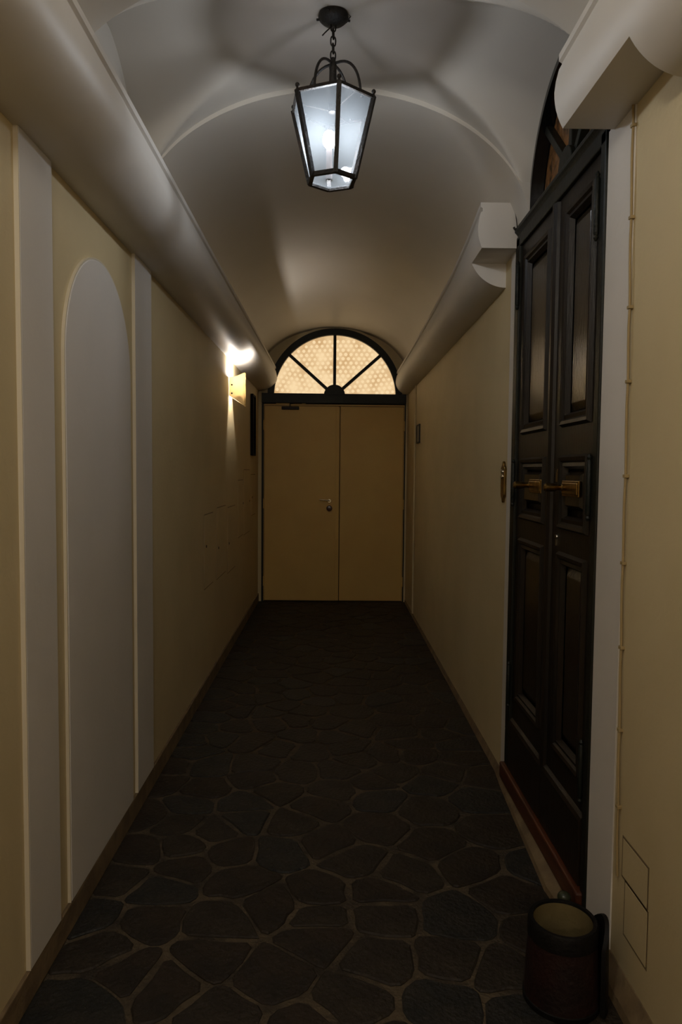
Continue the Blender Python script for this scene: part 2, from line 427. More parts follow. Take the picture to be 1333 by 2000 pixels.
for si, s in enumerate(seeds):
    poly = [(WL, 0.2), (WR, 0.2), (WR, YE), (WL, YE)]
    near = sorted((q for q in seeds if q is not s), key=lambda q: (q[0] - s[0]) ** 2 + (q[1] - s[1]) ** 2)[:22]
    for q in near:
        dx, dy = q[0] - s[0], q[1] - s[1]; L = math.hypot(dx, dy)
        nx, ny = dx / L, dy / L
        g = 0.0035 + 0.008 * abs(math.sin(37.1 * (s[0] + q[0]) + 23.7 * (s[1] + q[1])))
        poly = clip_poly(poly, nx, ny, nx * (s[0] + dx / 2) + ny * (s[1] + dy / 2) - g)
        if len(poly) < 3: break
    if len(poly) < 3: continue
    # drop tiny edges, cut corners, wobble
    pl = []
    for i, a in enumerate(poly):
        b = poly[(i + 1) % len(poly)]
        L = math.hypot(b[0] - a[0], b[1] - a[1])
        if L < 0.03: pl.append(((a[0] + b[0]) / 2, (a[1] + b[1]) / 2)); continue
        t = min(0.22, 0.014 / L + 0.05)
        w_ = (rnd.random() - 0.5) * 0.018
        mx, my = (a[0] + b[0]) / 2 - (b[1] - a[1]) / L * w_, (a[1] + b[1]) / 2 + (b[0] - a[0]) / L * w_
        pl += [(a[0] + (b[0] - a[0]) * t, a[1] + (b[1] - a[1]) * t)]
        if L > 0.12: pl.append((mx, my))
        pl += [(a[0] + (b[0] - a[0]) * (1 - t), a[1] + (b[1] - a[1]) * (1 - t))]
    if len(pl) < 4: continue
    cx = sum(p[0] for p in pl) / len(pl); cy = sum(p[1] for p in pl) / len(pl)
    area = abs(sum(pl[i][0] * pl[(i + 1) % len(pl)][1] - pl[(i + 1) % len(pl)][0] * pl[i][1] for i in range(len(pl)))) / 2
    if area < 0.003: continue
    h = rnd.uniform(-0.0015, 0.0015); tx, ty = rnd.uniform(-.006, .006), rnd.uniform(-.006, .006)
    bm = B()
    def ring(k, z, tilt):
        r_ = []
        for p in pl:
            dx, dy = p[0] - cx, p[1] - cy; L = math.hypot(dx, dy) + 1e-6
            f = 1 - k / L
            r_.append(bm.verts.new((dx * f, dy * f, z + tilt * (tx * dx + ty * dy))))
        return r_
    a = ring(0, -0.010, 0); b = ring(0.001, -0.003, 1); c = ring(0.007, h, 1)
    n = len(pl)
    for i in range(n):
        j = (i + 1) % n
        bm.faces.new((a[i], a[j], b[j], b[i])); bm.faces.new((b[i], b[j], c[j], c[i]))
    bm.faces.new(c)
    o = obj('stone', bm, sm[rnd.randrange(5)], floor)
    o.location = (cx, cy, 0)

# ================================================================== end double door (door_1)
door = thing('door_1', (0.014, YE + 0.02, 0.0), 'cream flush metal double door at the far end of the hall', 'door', kind='structure')
dy = YE + 0.015
bm = B(); box(bm, -0.862, -0.835, dy - 0.02, dy + 0.05, 0, 2.41); box(bm, 0.866, 0.882, dy - 0.02, dy + 0.05, 0, 2.41)
obj('door_frame', bm, M['iron'], door, bevel=0.003)
bm = B(); box(bm, -0.835, 0.866, dy + 0.01, dy + 0.05, 0.0, 2.41)
obj('door_stop', bm, M['dark_mark'], door)
bm = B(); box(bm, -0.835, -0.829, dy - 0.02, dy + 0.02, 0.01, 2.40); box(bm, 0.860, 0.866, dy - 0.02, dy + 0.02, 0.01, 2.40); box(bm, -0.829, 0.860, dy - 0.015, dy + 0.02, 2.385, 2.402)
obj('leaf_edge_trim', bm, M['door_cream'], door)
bm = B(); box(bm, -0.826, 0.066, dy - 0.012, dy + 0.015, 0.012, 2.380)
leaf = tag(obj('door_leaf', bm, M['door_cream'], door, bevel=0.003), 'left leaf with handle and closer')
bm = B(); box(bm, 0.090, 0.857, dy - 0.004, dy + 0.015, 0.012, 2.380)
leaf2 = tag(obj('door_leaf', bm, M['door_cream'], door, bevel=0.003), 'right leaf without a handle')
bm = B(); box(bm, 0.036, 0.082, dy - 0.022, dy - 0.010, 0.015, 2.375)
obj('overlap_strip', bm, M['door_cream'], leaf, bevel=0.003)
# lever and lock
bm = B(); lathe(bm, [(0.020, dy - 0.024), (0.024, dy - 0.020), (0.024, dy - 0.010)], -0.036, 1.236, 20, 'y')
tube(bm, [(-0.036, dy - 0.02, 1.238), (-0.036, dy - 0.055, 1.238), (-0.05, dy - 0.062, 1.240), (-0.10, dy - 0.062, 1.248), (-0.155, dy - 0.060, 1.252)], [0.009, 0.009, 0.010, 0.008, 0.007])
tag(obj('lever_handle', bm, M['chrome'], leaf, smooth=True), 'steel lever handle')
bm = B(); lathe(bm, [(0.012, dy - 0.036), (0.028, dy - 0.034), (0.036, dy - 0.022), (0.037, dy - 0.010)], -0.036, 1.145, 24, 'y')
tag(obj('lock_cover', bm, M['red_lock'], leaf, smooth=True), 'round dark red lock cover')
# closer
bm = B(); box(bm, -0.62, -0.41, dy - 0.055, dy - 0.012, 2.335, 2.372)
tag(obj('door_closer', bm, M['bronze'], leaf, bevel=0.006), 'bronze door closer body')
bm = B()
tube(bm, [(-0.52, dy - 0.035, 2.37), (-0.52, dy - 0.035, 2.405), (-0.46, dy - 0.075, 2.412), (-0.38, dy - 0.03, 2.414)], 0.007)
obj('closer_arm', bm, M['bronze'], leaf, smooth=True)
bm = B(); box(bm, -0.69, -0.33, dy - 0.03, dy - 0.014, 2.405, 2.428)
obj('closer_rail', bm, M['door_cream'], door, bevel=0.002)
for z in (0.25, 1.2, 2.15):
    for x in (-0.832, 0.863):
        bm = B(); lathe(bm, [(0.007, z - 0.06), (0.009, z - 0.055), (0.009, z + 0.055), (0.007, z + 0.06)], x, dy - 0.022, 10)
        obj('hinge', bm, M['door_cream'], door, smooth=True)

# ================================================================== lit fanlight over it (window_1)
fan = thing('window_1', (0.02, YE + 0.0, 2.41), 'semicircular fanlight with warm lit figured glass above the end door', 'window', kind='structure')
fcx, fcz, ro, ri = 0.020, 2.495, 0.812, 0.735
bm = B(); band(bm, arc(fcx, fcz, ro, 0, PI, 56), arc(fcx, fcz, ri, 0, PI, 56), FY, YE - 0.02, YE + 0.06)
obj('fan_frame', bm, M['iron'], fan, smooth=True)
bm = B(); band(bm, arc(fcx, fcz, ro + 0.03, 0, PI, 56), arc(fcx, fcz, ro, 0, PI, 56), FY, YE + 0.01, YE + 0.06)
tag(obj('plaster_reveal', bm, M['cream'], fan, smooth=True), 'cream plaster strip around the frame')
bm = B(); box(bm, -0.862, 0.882, YE - 0.03, YE + 0.05, 2.412, 2.530)
obj('transom_bar', bm, M['iron'], fan, bevel=0.006)
bm = B(); prism(bm, arc(fcx - 0.005, 2.51, 0.128, 0, PI, 24), FY, YE - 0.035, YE + 0.02)
obj('hub', bm, M['iron'], fan, bevel=0.004)
angs = (PI * 42 / 180, PI / 2, PI * 138 / 180)
for a in angs:
    c, s = math.cos(a), math.sin(a); hw_ = 0.018
    q = []
    for r_, sg in ((0.10, -1), (0.75, -1), (0.75, 1), (0.10, 1)):
        q.append((fcx - 0.005 + c * r_ - s * hw_ * sg, 2.505 + s * r_ * (0.985) + c * hw_ * sg))
    bm = B(); prism(bm, q, FY, YE - 0.025, YE + 0.03); obj('glazing_bar', bm, M['iron'], fan, bevel=0.003)
lim = [0.0] + list(angs) + [PI]
pr = random.Random(3)
for k in range(4):
    a0, a1 = lim[k], lim[k + 1]
    bm = B(); prism(bm, [(fcx, fcz)] + arc(fcx, fcz, ri + 0.01, a0, a1, 16), FY, YE + 0.032, YE + 0.042)
    pane = obj('glass_pane', bm, M['fan_glass'], fan)
    # round prisms moulded in the glass, laid in rows
    bm = B(); rot = (0.10, 0.0, 0.05, -0.12)[k]; p = 0.064
    for i in range(-14, 15):
        for j in range(-2, 16):
            x = (i + 0.5 * (j % 2)) * p; z = j * p * 0.80
            X, Z = x * math.cos(rot) - z * math.sin(rot), x * math.sin(rot) + z * math.cos(rot)
            r_ = math.hypot(X, Z); th = math.atan2(Z, X)
            if r_ > ri - 0.02 or r_ < 0.12 or Z < 0.045: continue
            if th < a0 + 0.03 / r_ or th > a1 - 0.03 / r_: continue
            rr = 0.021 * pr.uniform(0.85, 1.1)
            vs = [bm.verts.new((fcx + X + rr * math.cos(t * PI / 3), YE + 0.032, fcz + Z + rr * math.sin(t * PI / 3))) for t in range(6)]
            vt = [bm.verts.new((fcx + X + 0.55 * rr * math.cos(t * PI / 3), YE + 0.025, fcz + Z + 0.55 * rr * math.sin(t * PI / 3))) for t in range(6)]
            bm.faces.new(vt)
            for t in range(6): bm.faces.new((vs[t], vs[(t + 1) % 6], vt[(t + 1) % 6], vt[t]))
    tag(obj('glass_prisms', bm, M['fan_knob'], pane), kind='stuff')

# ================================================================== dark double door on the right (door_2)
d2 = thing('door_2', (WR, 2.99, 0.0), 'tall dark varnished panelled double door in the right wall', 'door', kind='structure')
XF = 0.905
bm = B()
box(bm, 0.890, 0.99, DY0, DY0 + 0.048, 0.0, 2.735); box(bm, 0.890, 0.99, DY1 - 0.075, DY1, 0.0, 2.735); box(bm, 0.890, 0.99, DY0, DY1, 2.69, 2.745)
obj('door_frame', bm, M['varnish_green'], d2, bevel=0.006)
bm = B(); box(bm, 0.96, 1.0, DY0, DY1, 0.0, 2.76); obj('door_rebate', bm, M['fan_dark'], d2)
def moulding(name, par, y0, y1, z0, z1, xo, wd, dp, m):
    """picture-frame moulding of section steps round an opening; stands dp proud of xo"""
    bm = B()
    secs = [(0, 0), (0.18, dp), (0.42, dp * 0.8), (0.55, dp * 0.25), (0.8, dp * 0.45), (1.0, -0.012)]
    rings = []
    for t, d in secs:
        k = t * wd
        rings.append([bm.verts.new(v) for v in ((xo - d, y0 + k, z0 + k), (xo - d, y1 - k, z0 + k), (xo - d, y1 - k, z1 - k), (xo - d, y0 + k, z1 - k))])
    for a, b in zip(rings, rings[1:]):
        for i in range(4): bm.faces.new((a[i], a[(i + 1) % 4], b[(i + 1) % 4], b[i]))
    return obj(name, bm, m, par)
def raised(name, par, y0, y1, z0, z1, xo, bev, dp, m):
    bm = B()
    a = [bm.verts.new(v) for v in ((xo, y0, z0), (xo, y1, z0), (xo, y1, z1), (xo, y0, z1))]
    b = [bm.verts.new(v) for v in ((xo - dp, y0 + bev, z0 + bev), (xo - dp, y1 - bev, z0 + bev), (xo - dp, y1 - bev, z1 - bev), (xo - dp, y0 + bev, z1 - bev))]
    e = [bm.verts.new((xo + 0.012, v.co.y, v.co.z)) for v in a]
    bm.faces.new(b); bm.faces.new(e[::-1])
    for i in range(4):
        bm.faces.new((a[i], a[(i + 1) % 4], b[(i + 1) % 4], b[i])); bm.faces.new((e[i], e[(i + 1) % 4], a[(i + 1) % 4], a[i]))
    return obj(name, bm, m, par)
ZP = [(0.50, 1.285), (1.385, 1.665), (1.785, 2.615)]
def make_leaf(y0, y1, s0, s1, label):
    """y0..y1 leaf; s0, s1 stile widths at the near and far side"""
    py0, py1 = y0 + s0, y1 - s1
    bm = B()
    box(bm, XF, XF + 0.045, y0, py0, 0.13, 2.69); box(bm, XF, XF + 0.045, py1, y1, 0.13, 2.69)
    zz = [0.13] + [z for p in ZP for z in p] + [2.69]
    for i in range(0, len(zz), 2): box(bm, XF, XF + 0.045, py0, py1, zz[i], zz[i + 1])
    box(bm, XF + 0.03, XF + 0.045, py0, py1, 0.13, 2.69)
    L = tag(obj('door_leaf', bm, M['varnish'], d2), label)
    for k, (z0, z1) in enumerate(ZP):
        moulding('panel_moulding', L, py0 - 0.006, py1 + 0.006, z0 - 0.006, z1 + 0.006, XF, 0.055, 0.016, M['varnish'])
        if k == 1: raised('lock_panel', L, py0 + 0.06, py1 - 0.06, z0 + 0.075, z1 - 0.055, XF + 0.018, 0.018, 0.026, M['varnish_panel'])
        else: raised('panel', L, py0 + 0.052, py1 - 0.052, z0 + 0.052, z1 - 0.052, XF + 0.020, 0.030, 0.014, M['varnish_panel'])
    bm = B()
    prism(bm, [(XF, 0.13), (XF - 0.018, 0.13), (XF - 0.018, 0.36), (XF - 0.012, 0.375), (XF, 0.385)], lambda a, b, d: (a, d, b), y0 + 0.01, y1 - 0.01)
    obj('kick_board', bm, M['varnish'], L)
    return L
YM = 2.955
LN = make_leaf(DY0 + 0.05, YM - 0.003, 0.055, 0.125, 'near leaf of the dark door')
LF = make_leaf(YM + 0.003, DY1 - 0.077, 0.075, 0.085, 'far leaf of the dark door')
bm = B(); prism(bm, [(XF, YM - 0.032), (XF - 0.012, YM - 0.028), (XF - 0.020, YM - 0.010), (XF - 0.020, YM + 0.010), (XF - 0.012, YM + 0.028), (XF, YM + 0.032)], lambda a, b, d: (a, b, d), 0.14, 2.685)
obj('astragal', bm, M['varnish'], LF)
def handle(L, ya, yb, yk):
    bm = B(); box(bm, XF - 0.018, XF - 0.008, ya, yb, 1.512, 1.572)
    box(bm, XF - 0.022, XF - 0.017, ya + 0.008, yb - 0.008, 1.520, 1.564)
    p = tag(obj('handle_plate', bm, M['brass'], L, bevel=0.003), 'brass handle plate')
    bm = B(); lathe(bm, [(0.016, XF - 0.02), (0.011, XF - 0.026), (0.011, XF - 0.040), (0.015, XF - 0.046), (0.0165, XF - 0.060), (0.0165, XF - 0.084), (0.010, XF - 0.091)], yk, 1.545, 20, 'x')
    obj('knob', bm, M['brass'], p, smooth=True)
handle(LN, 2.575, 2.760, 2.752)
handle(LF, 3.045, 3.225, 3.215)
bm = B()
prism(bm, [(2.830, 1.565), (2.862, 1.565), (2.858, 1.60), (2.846, 1.618), (2.834, 1.60)], FX, XF - 0.012, XF)
tag(obj('keyhole_cover', bm, M['brass'], LN, bevel=0.002), 'small brass keyhole cover')
for yy, zz in ((2.865, 1.345), (2.992, 1.36)):
    bm = B(); lathe(bm, [(0.009, XF - 0.004), (0.010, XF)], yy, zz, 12, 'x'); box(bm, XF - 0.004, XF, yy - 0.004, yy + 0.004, zz - 0.035, zz)
    tag(obj('keyhole', bm, M['chrome'], LN if yy < 2.95 else LF), 'worn metal keyhole')
for z in (0.55, 1.55, 2.50):
    for y in (DY0 + 0.052, DY1 - 0.078):
        bm = B(); lathe(bm, [(0.004, z - 0.115), (0.009, z - 0.105), (0.006, z - 0.097), (0.0095, z - 0.09), (0.0095, z + 0.09), (0.006, z + 0.097), (0.009, z + 0.105), (0.004, z + 0.115)], 0.884, y, 12)
        obj('hinge', bm, M['iron'], d2, smooth=True)
bm = B(); box(bm, 0.868, 0.97, DY0 + 0.02, DY1 + 0.012, 0.045, 0.125)
tag(obj('threshold', bm, M['step_wood'], d2, bevel=0.008), 'reddish wooden threshold')

# ================================================================== fanlight over the dark door (window_2)
f2 = thing('window_2', (WR, FC, 2.76), 'dark arched fanlight with brown figured glass above the right door', 'window', kind='structure')
bm = B(); prism(bm, [(0.888, 2.760), (0.880, 2.768), (0.880, 2.780), (0.892, 2.800), (1.0, 2.803), (1.0, 2.742), (0.896, 2.742), (0.894, 2.752)], lambda a, b, d: (a, d, b), DY0 + 0.002, DY1 - 0.002)
obj('transom_bar', bm, M['varnish_green'], f2)
bm = B(); band(bm, arc(FC, FZc, FR - 0.003, 0.0, PI, 40), arc(FC, FZc, FR - 0.030, 0.0, PI, 40), FX, 0.897, 1.0)
obj('fan_frame', bm, M['fan_dark'], f2, smooth=True)
bm = B(); prism(bm, arc(FC, 2.80, 0.085, 0, PI, 20), FX, 0.905, 0.962)
obj('hub', bm, M['varnish_green'], f2, bevel=0.004)
for a in (PI * 42 / 180, PI / 2, PI * 138 / 180):
    c, s = math.cos(a), math.sin(a); hw_ = 0.016; q = []
    for r_, sg in ((0.07, -1), (FR - 0.03, -1), (FR - 0.03, 1), (0.07, 1)):
        q.append((FC + c * r_ - s * hw_ * sg, FZc + 0.01 + s * r_ + c * hw_ * sg))
    bm = B(); prism(bm, q, FX, 0.925, 0.962); obj('glazing_bar', bm, M['varnish_green'], f2, bevel=0.003)
for k in range(4):
    bm = B(); prism(bm, [(FC, FZc)] + arc(FC, FZc, FR - 0.04, lim[k], lim[k + 1], 14), FX, 0.958, 0.966)
    tag(obj('glass_pane', bm, M['amber'], f2))

# ================================================================== hanging lantern
LX, LY = -0.012, 2.87
lan = thing('hanging_lantern', (LX, LY, 2.73), 'lit hexagonal glass lantern with dark metal frame hanging by a chain from the vault', 'lantern')
ZT, ZB, RT, RB = 3.020, 2.733, 0.168, 0.094
ph = [math.radians(-90 + 8 + 60 * k) for k in range(6)]
T = [Vector((LX + RT * math.cos(a), LY + RT * math.sin(a), ZT)) for a in ph]
Q = [Vector((LX + RB * math.cos(a), LY + RB * math.sin(a), ZB)) for a in ph]
def bar(bm, a, b, w_, up=None):
    """square bar"""
    a, b = Vector(a), Vector(b); t = (b - a).normalized()
    u = t.cross(Vector((0, 0, 1)) if up is None else up).normalized(); v = t.cross(u)
    A = [bm.verts.new(p + (u * i + v * j) * w_ / 2) for p in (a, b) for i, j in ((-1, -1), (1, -1), (1, 1), (-1, 1))]
    bm.faces.new(A[:4][::-1]); bm.faces.new(A[4:])
    for i in range(4): bm.faces.new((A[i], A[(i + 1) % 4], A[4 + (i + 1) % 4], A[4 + i]))
for k in range(6):
    bm = B(); bar(bm, T[k] + Vector((0, 0, 0.004)), Q[k] - Vector((0, 0, 0.004)), 0.0165, Vector((math.cos(ph[k]), math.sin(ph[k]), 0))); post = obj('corner_post', bm, M['bronze'], lan)
    bm = B(); ball(bm, T[k] + Vector((0, 0, 0.020)), 0.0085, 12, 8)
    tube(bm, [T[k], T[k] + Vector((0, 0, 0.014))], 0.0045, 8)
    obj('finial', bm, M['bronze'], post, smooth=True)
for nm, P, z, w_ in (('top_rim', T, 0.0, 0.012), ('bottom_rim', Q, 0.0, 0.015)):
    bm = B()
    for k in range(6): bar(bm, P[k], P[(k + 1) % 6], w_)
    obj(nm, bm, M['bronze'], lan)
for k in range(6):
    a, b, c, d = T[k], T[(k + 1) % 6], Q[(k + 1) % 6], Q[k]
    n = (b - a).cross(d - a).normalized() * 0.001
    bm = B(); v = [bm.verts.new(p + n) for p in (a, b, c, d)]; 
    bm.faces.new(v)
    obj('glass_pane', bm, M['pane'], lan)
bm = B(); bm.faces.new([bm.verts.new(p + Vector((0, 0, 0.001))) for p in Q]); tag(obj('glass_pane', bm, M['pane'], lan), 'hexagonal bottom pane')
bm = B(); bm.faces.new([bm.verts.new(p + Vector((0, 0, -0.002))) for p in T]); tag(obj('top_glass', bm, M['lid'], lan), 'grey top pane tinted to dim the light on the vault')
for a in [math.radians(-90 + t) for t in (57, 147, -123, -33)]:
    c, s = math.cos(a), math.sin(a)
    bm = B(); pts = []
    for i in range(13):
        t = i / 12 * PI / 2
        r_ = 0.014 + 0.112 * math.cos(t) ** 0.8 if t < PI / 2 - 1e-3 else 0.014
        z = ZT + 0.004 + 0.150 * math.sin(t)
        pts.append((LX + c * r_, LY + s * r_, z))
    pts = [(LX + c * 0.135, LY + s * 0.135, ZT - 0.004)] + pts
    tube(bm, pts, 0.0052, 8)
    obj('curved_arm', bm, M['bronze'], lan, smooth=True)
bm = B(); lathe(bm, [(0.004, 2.985), (0.016, 2.99), (0.0175, 3.00), (0.0165, 3.03), (0.014, 3.15), (0.016, 3.165), (0.012, 3.175), (0.009, 3.195), (0.003, 3.198)], LX, LY, 20)
stem = obj('stem', bm, M['bronze'], lan, smooth=True)
bm = B(); 
for k in range(3):
    a = ph[k * 2] + 0.5
    tube(bm, [(LX, LY, 2.995), (LX + math.cos(a) * 0.142, LY + math.sin(a) * 0.142, 3.016)], 0.003, 6)
obj('cross_brace', bm, M['bronze'], stem, smooth=True)
nl = 5; z0 = 3.190; z1 = 3.326; pitch = (z1 - z0) / nl
for k in range(nl):
    zc = z0 + pitch * (k + 0.5); bm = B(); pts = []
    L2, W2 = pitch / 2 + 0.0045, 0.0095
    for i in range(20):
        t = 2 * PI * i / 20
        ca, sa = math.cos(t), math.sin(t)
        hx = W2 * (abs(ca) ** 0.7) * (1 if ca >= 0 else -1); hz = L2 * (abs(sa) ** 0.8) * (1 if sa >= 0 else -1)
        pts.append((LX + (hx if k % 2 == 0 else hx * 0.25), LY + (hx * 0.25 if k % 2 == 0 else hx), zc + hz))
    tube(bm, pts, 0.0030, 6, closed=True)
    obj('chain_link', bm, M['bronze'], lan, smooth=True)
bm = B(); lathe(bm, [(0.004, 3.318), (0.020, 3.320), (0.044, 3.330), (0.056, 3.341), (0.059, 3.349), (0.055, 3.362)], LX, LY, 28)
can = obj('ceiling_rose', bm, M['bronze'], lan, smooth=True)
for a in (0.2, PI - 0.15, -1.9):
    c, s = math.cos(a), math.sin(a)
    bm = B(); tube(bm, [(LX + c * 0.050, LY + s * 0.050, 3.343), (LX + c * 0.066, LY + s * 0.066, 3.343)], 0.0045, 8)
    obj('fixing_screw', bm, M['bronze'], can, smooth=True)
bm = B(); tube(bm, [(LX - 0.006, LY, 3.314), (LX - 0.030, LY - 0.01, 3.286), (LX - 0.042, LY - 0.012, 3.272)], 0.0026, 6)
obj('loose_wire', bm, M['bronze'], can, smooth=True); bm = B()
tube(bm, [(LX + 0.03, LY - 0.01, 3.325), (LX + 0.055, LY - 0.03, 3.345), (LX + 0.066, LY - 0.02, 3.340), (LX + 0.05, LY, 3.328)], 0.0022, 6)
obj('loose_wire', bm, M['bronze'], can, smooth=True)
# lamp holder, main bulb, and a glowing ball for its reflection in the glass
bm = B(); lathe(bm, [(0.010, 2.738), (0.013, 2.742), (0.011, 2.85), (0.006, 2.852)], LX - 0.012, LY, 16)
hold = tag(obj('lamp_holder', bm, mat('pink_candle_tube', (0.30, 0.20, 0.17), 0.5), lan, smooth=True), 'pale candle tube')
bm = B(); ball(bm, (LX - 0.012, LY, 2.888), 0.026, 20, 14, 1.35)
tag(obj('bulb', bm, M['bulb'], lan, smooth='all'), 'bright main bulb')
lamp('lantern_bulb_light', (LX - 0.012, LY, 2.888), LANTERN_W, (0.95, 0.95, 1.0), 0.022)
bm = B(); ball(bm, (LX + 0.052, LY + 0.0, 2.765), 0.020, 16, 12, 1.0)
tag(obj('bulb', bm, M['bulb_glint'], lan, smooth='all'), 'small glowing ball for the bulb reflection in the glass')

# ================================================================== wall sconce
sc = thing('wall_sconce', (WL, 6.35, 2.38), 'lit cream glass wall sconce high on the left wall beside the end door', 'wall lamp')
path = [(-0.901, 6.250), (-0.87, 6.250), (-0.84, 6.252), (-0.80, 6.258), (-0.775, 6.266), (-0.768, 6.29), (-0.768, 6.34), (-0.775, 6.40), (-0.80, 6.44), (-0.85, 6.46), (-0.901, 6.465)]
def ztop(x): t = (x + 0.903) / 0.135; return 2.405 + 0.045 * max(0, t - 0.35) ** 1.2 * 1.5
def zbot(x): t = (x + 0.903) / 0.135; return 2.245 - 0.085 * t
bm = B()
o_ = [(x, y) for x, y in path]
i_ = []
for i, (x, y) in enumerate(path):
    a = Vector(path[max(i - 1, 0)]); b = Vector(path[min(i + 1, len(path) - 1)]); t = (b - a).normalized()
    i_.append((x - t.y * 0.005, y + t.x * 0.005))
cols = []
for (x, y), (u, v) in zip(o_, i_):
    cols.append([bm.verts.new((x, y, zbot(x))), bm.verts.new((x, y, ztop(x))), bm.verts.new((u, v, ztop(x))), bm.verts.new((u, v, zbot(x)))])
for a, b in zip(cols, cols[1:]):
    for i in range(4): bm.faces.new((a[i], b[i], b[(i + 1) % 4], a[(i + 1) % 4]))
bm.faces.new(cols[0]); bm.faces.new(cols[-1][::-1])
obj('lamp_shade', bm, M['shade'], sc, smooth=True)
for z in (2.335, 2.262):
    bm = B(); lathe(bm, [(0.004, 6.240), (0.007, 6.243), (0.007, 6.252)], -0.876, z, 10, 'y'); obj('screw', bm, M['bronze'], sc, smooth=True)
bm = B(); tube(bm, [(-0.812, 6.300, 2.400), (-0.812, 6.350, 2.405)], 0.016, 10); tag(obj('bulb', bm, M['sconce_tube'], sc, smooth=True), 'glowing lamp inside the shade')
bm = B(); box(bm, -0.902, -0.89, 6.27, 6.44, 2.28, 2.38); obj('back_plate', bm, M['white'], sc)
bm = B(); prism(bm, [(-0.838, 6.256), (-0.80, 6.262), (-0.775, 6.30), (-0.778, 6.39), (-0.81, 6.43), (-0.838, 6.445)], FZ, 2.236, 2.240)
obj('bottom_plate', bm, M['white'], sc)

# ================================================================== left wall fittings
nb = thing('notice_frame', (WL, 8.03, 1.75), 'narrow tall black frame on the left wall next to the end door', 'frame')
bm = B(); box(bm, WL, WL + 0.014, 7.89, 8.17, 1.768, 2.43); obj('backing', bm, M['notice'], nb, bevel=0.003)
bm = B(); band(bm, [(7.885, 1.763), (8.175, 1.763), (8.175, 2.435), (7.885, 2.435)], [(7.905, 1.785), (8.155, 1.785), (8.155, 2.413), (7.905, 2.413)], FX, WL, WL + 0.030, closed=True)
obj('frame_border', bm, M['notice'], nb)
for zs_ in ((2.20, 2.16, 2.12), (1.90, 1.86, 1.82)):
    t_ = thing('wall_vent', (WL, 8.30, zs_[1]), 'small %s row of dark vent holes beside the narrow black frame' % ('upper' if zs_[0] > 2 else 'lower'), 'vent')
    bm = B(); box(bm, WL, WL + 0.003, 8.24, 8.36, zs_[2] - 0.04, zs_[0] + 0.04); obj('cover', bm, M['cream'], t_)
    for z in zs_:
        bm = B(); box(bm, WL + 0.003, WL + 0.006, 8.27, 8.33, z - 0.009, z + 0.009); obj('vent_hole', bm, M['dark_mark'], t_)
def hatch(wall, y0, y1, z0, z1, lock, label, group=None):
    s = 1 if wall < 0 else -1
    h = thing('meter_hatch', (wall, (y0 + y1) / 2, z0), label, 'hatch', group)
    g = 0.007
    bm = B(); band(bm, [(y0 - g, z0 - g), (y1 + g, z0 - g), (y1 + g, z1 + g), (y0 - g, z1 + g)], [(y0, z0), (y1, z0), (y1, z1), (y0, z1)], FX, wall, wall + s * 0.0012, closed=True)
    obj('gap', bm, M['hatch_gap'], h)
    bm = B(); prism(bm, [(y0, z0), (y1, z0), (y1, z1), (y0, z1)], FX, wall, wall + s * 0.0022); d = obj('hatch_door', bm, M['cream'], h)
    if lock:
        bm = B(); lathe(bm, [(0.010, wall + s * 0.006), (0.012, wall + s * 0.008), (0.009, wall + s * 0.011)], lock[0], lock[1], 12, 'x'); obj('lock', bm, M['dark_mark'], d)
hatch(WL, 5.05, 5.42, 0.755, 1.278, (5.10, 1.055), 'flush cream meter hatch on the left wall, nearest of the low row')
hatch(WL, 5.60, 6.06, 0.745, 1.300, (5.65, 0.985), 'flush cream meter hatch on the left wall, second of the low row')
hatch(WL, 6.18, 6.66, 0.710, 1.274, (6.23, 0.962), 'flush cream meter hatch on the left wall, third of the low row')
hatch(WL, 6.85, 7.25, 0.955, 1.500, (7.2, 1.27), 'taller cream meter hatch starting higher than the low row')
hatch(WL, 7.31, 7.80, 0.943, 1.602, (7.75, 1.27), 'tallest cream meter hatch below the narrow black frame')
hatch(WL, 7.95, 8.38, 1.10, 1.55, (8.02, 1.30), 'last cream meter hatch before the end door')

# ================================================================== right wall fittings
hatch(WR, 1.95, 2.10, 0.20, 0.36, None, 'painted-over access hatch low on the near right wall, the lower one')
hatch(WR, 1.955, 2.125, 0.37, 0.485, None, 'painted-over access hatch on the near right wall under the cable')
bell = thing('doorbell', (WR, 3.745, 1.55), 'ornate brass doorbell plate on the wall left of the dark door', 'doorbell')
pl_ = [(3.745 + y, 1.552 + z) for y, z in ((0, .108), (.012, .098), (.016, .086), (.030, .080), (.037, .066), (.037, -.066), (.030, -.080), (.016, -.086), (.010, -.100), (0, -.110), (-.010, -.100), (-.016, -.086), (-.030, -.080), (-.037, -.066), (-.037, .066), (-.030, .080), (-.016, .086), (-.012, .098))]
bm = B(); prism(bm, pl_, FX, WR, WR - 0.014); tag(obj('plate', bm, M['brass'], bell, bevel=0.003))
for z in (1.605, 1.580):
    bm = B(); lathe(bm, [(0.011, WR - 0.012), (0.011, WR - 0.018), (0.006, WR - 0.022)], 3.745, z, 16, 'x'); tag(obj('button', bm, M['chrome'], bell, smooth=True), 'shiny round button')
pnl = thing('wall_plate', (WR, 7.55, 1.99), 'small grey framed plate on the right wall near the end door', 'sign')
bm = B(); box(bm, WR - 0.008, WR, 7.43, 7.66, 1.91, 2.085); obj('plate', bm, M['grey_plastic'], pnl, bevel=0.003)
bm = B(); band(bm, [(7.42, 1.90), (7.67, 1.90), (7.67, 2.095), (7.42, 2.095)], [(7.435, 1.915), (7.655, 1.915), (7.655, 2.08), (7.435, 2.08)], FX, WR, WR - 0.014, closed=True)
obj('frame_border', bm, M['bronze'], pnl)
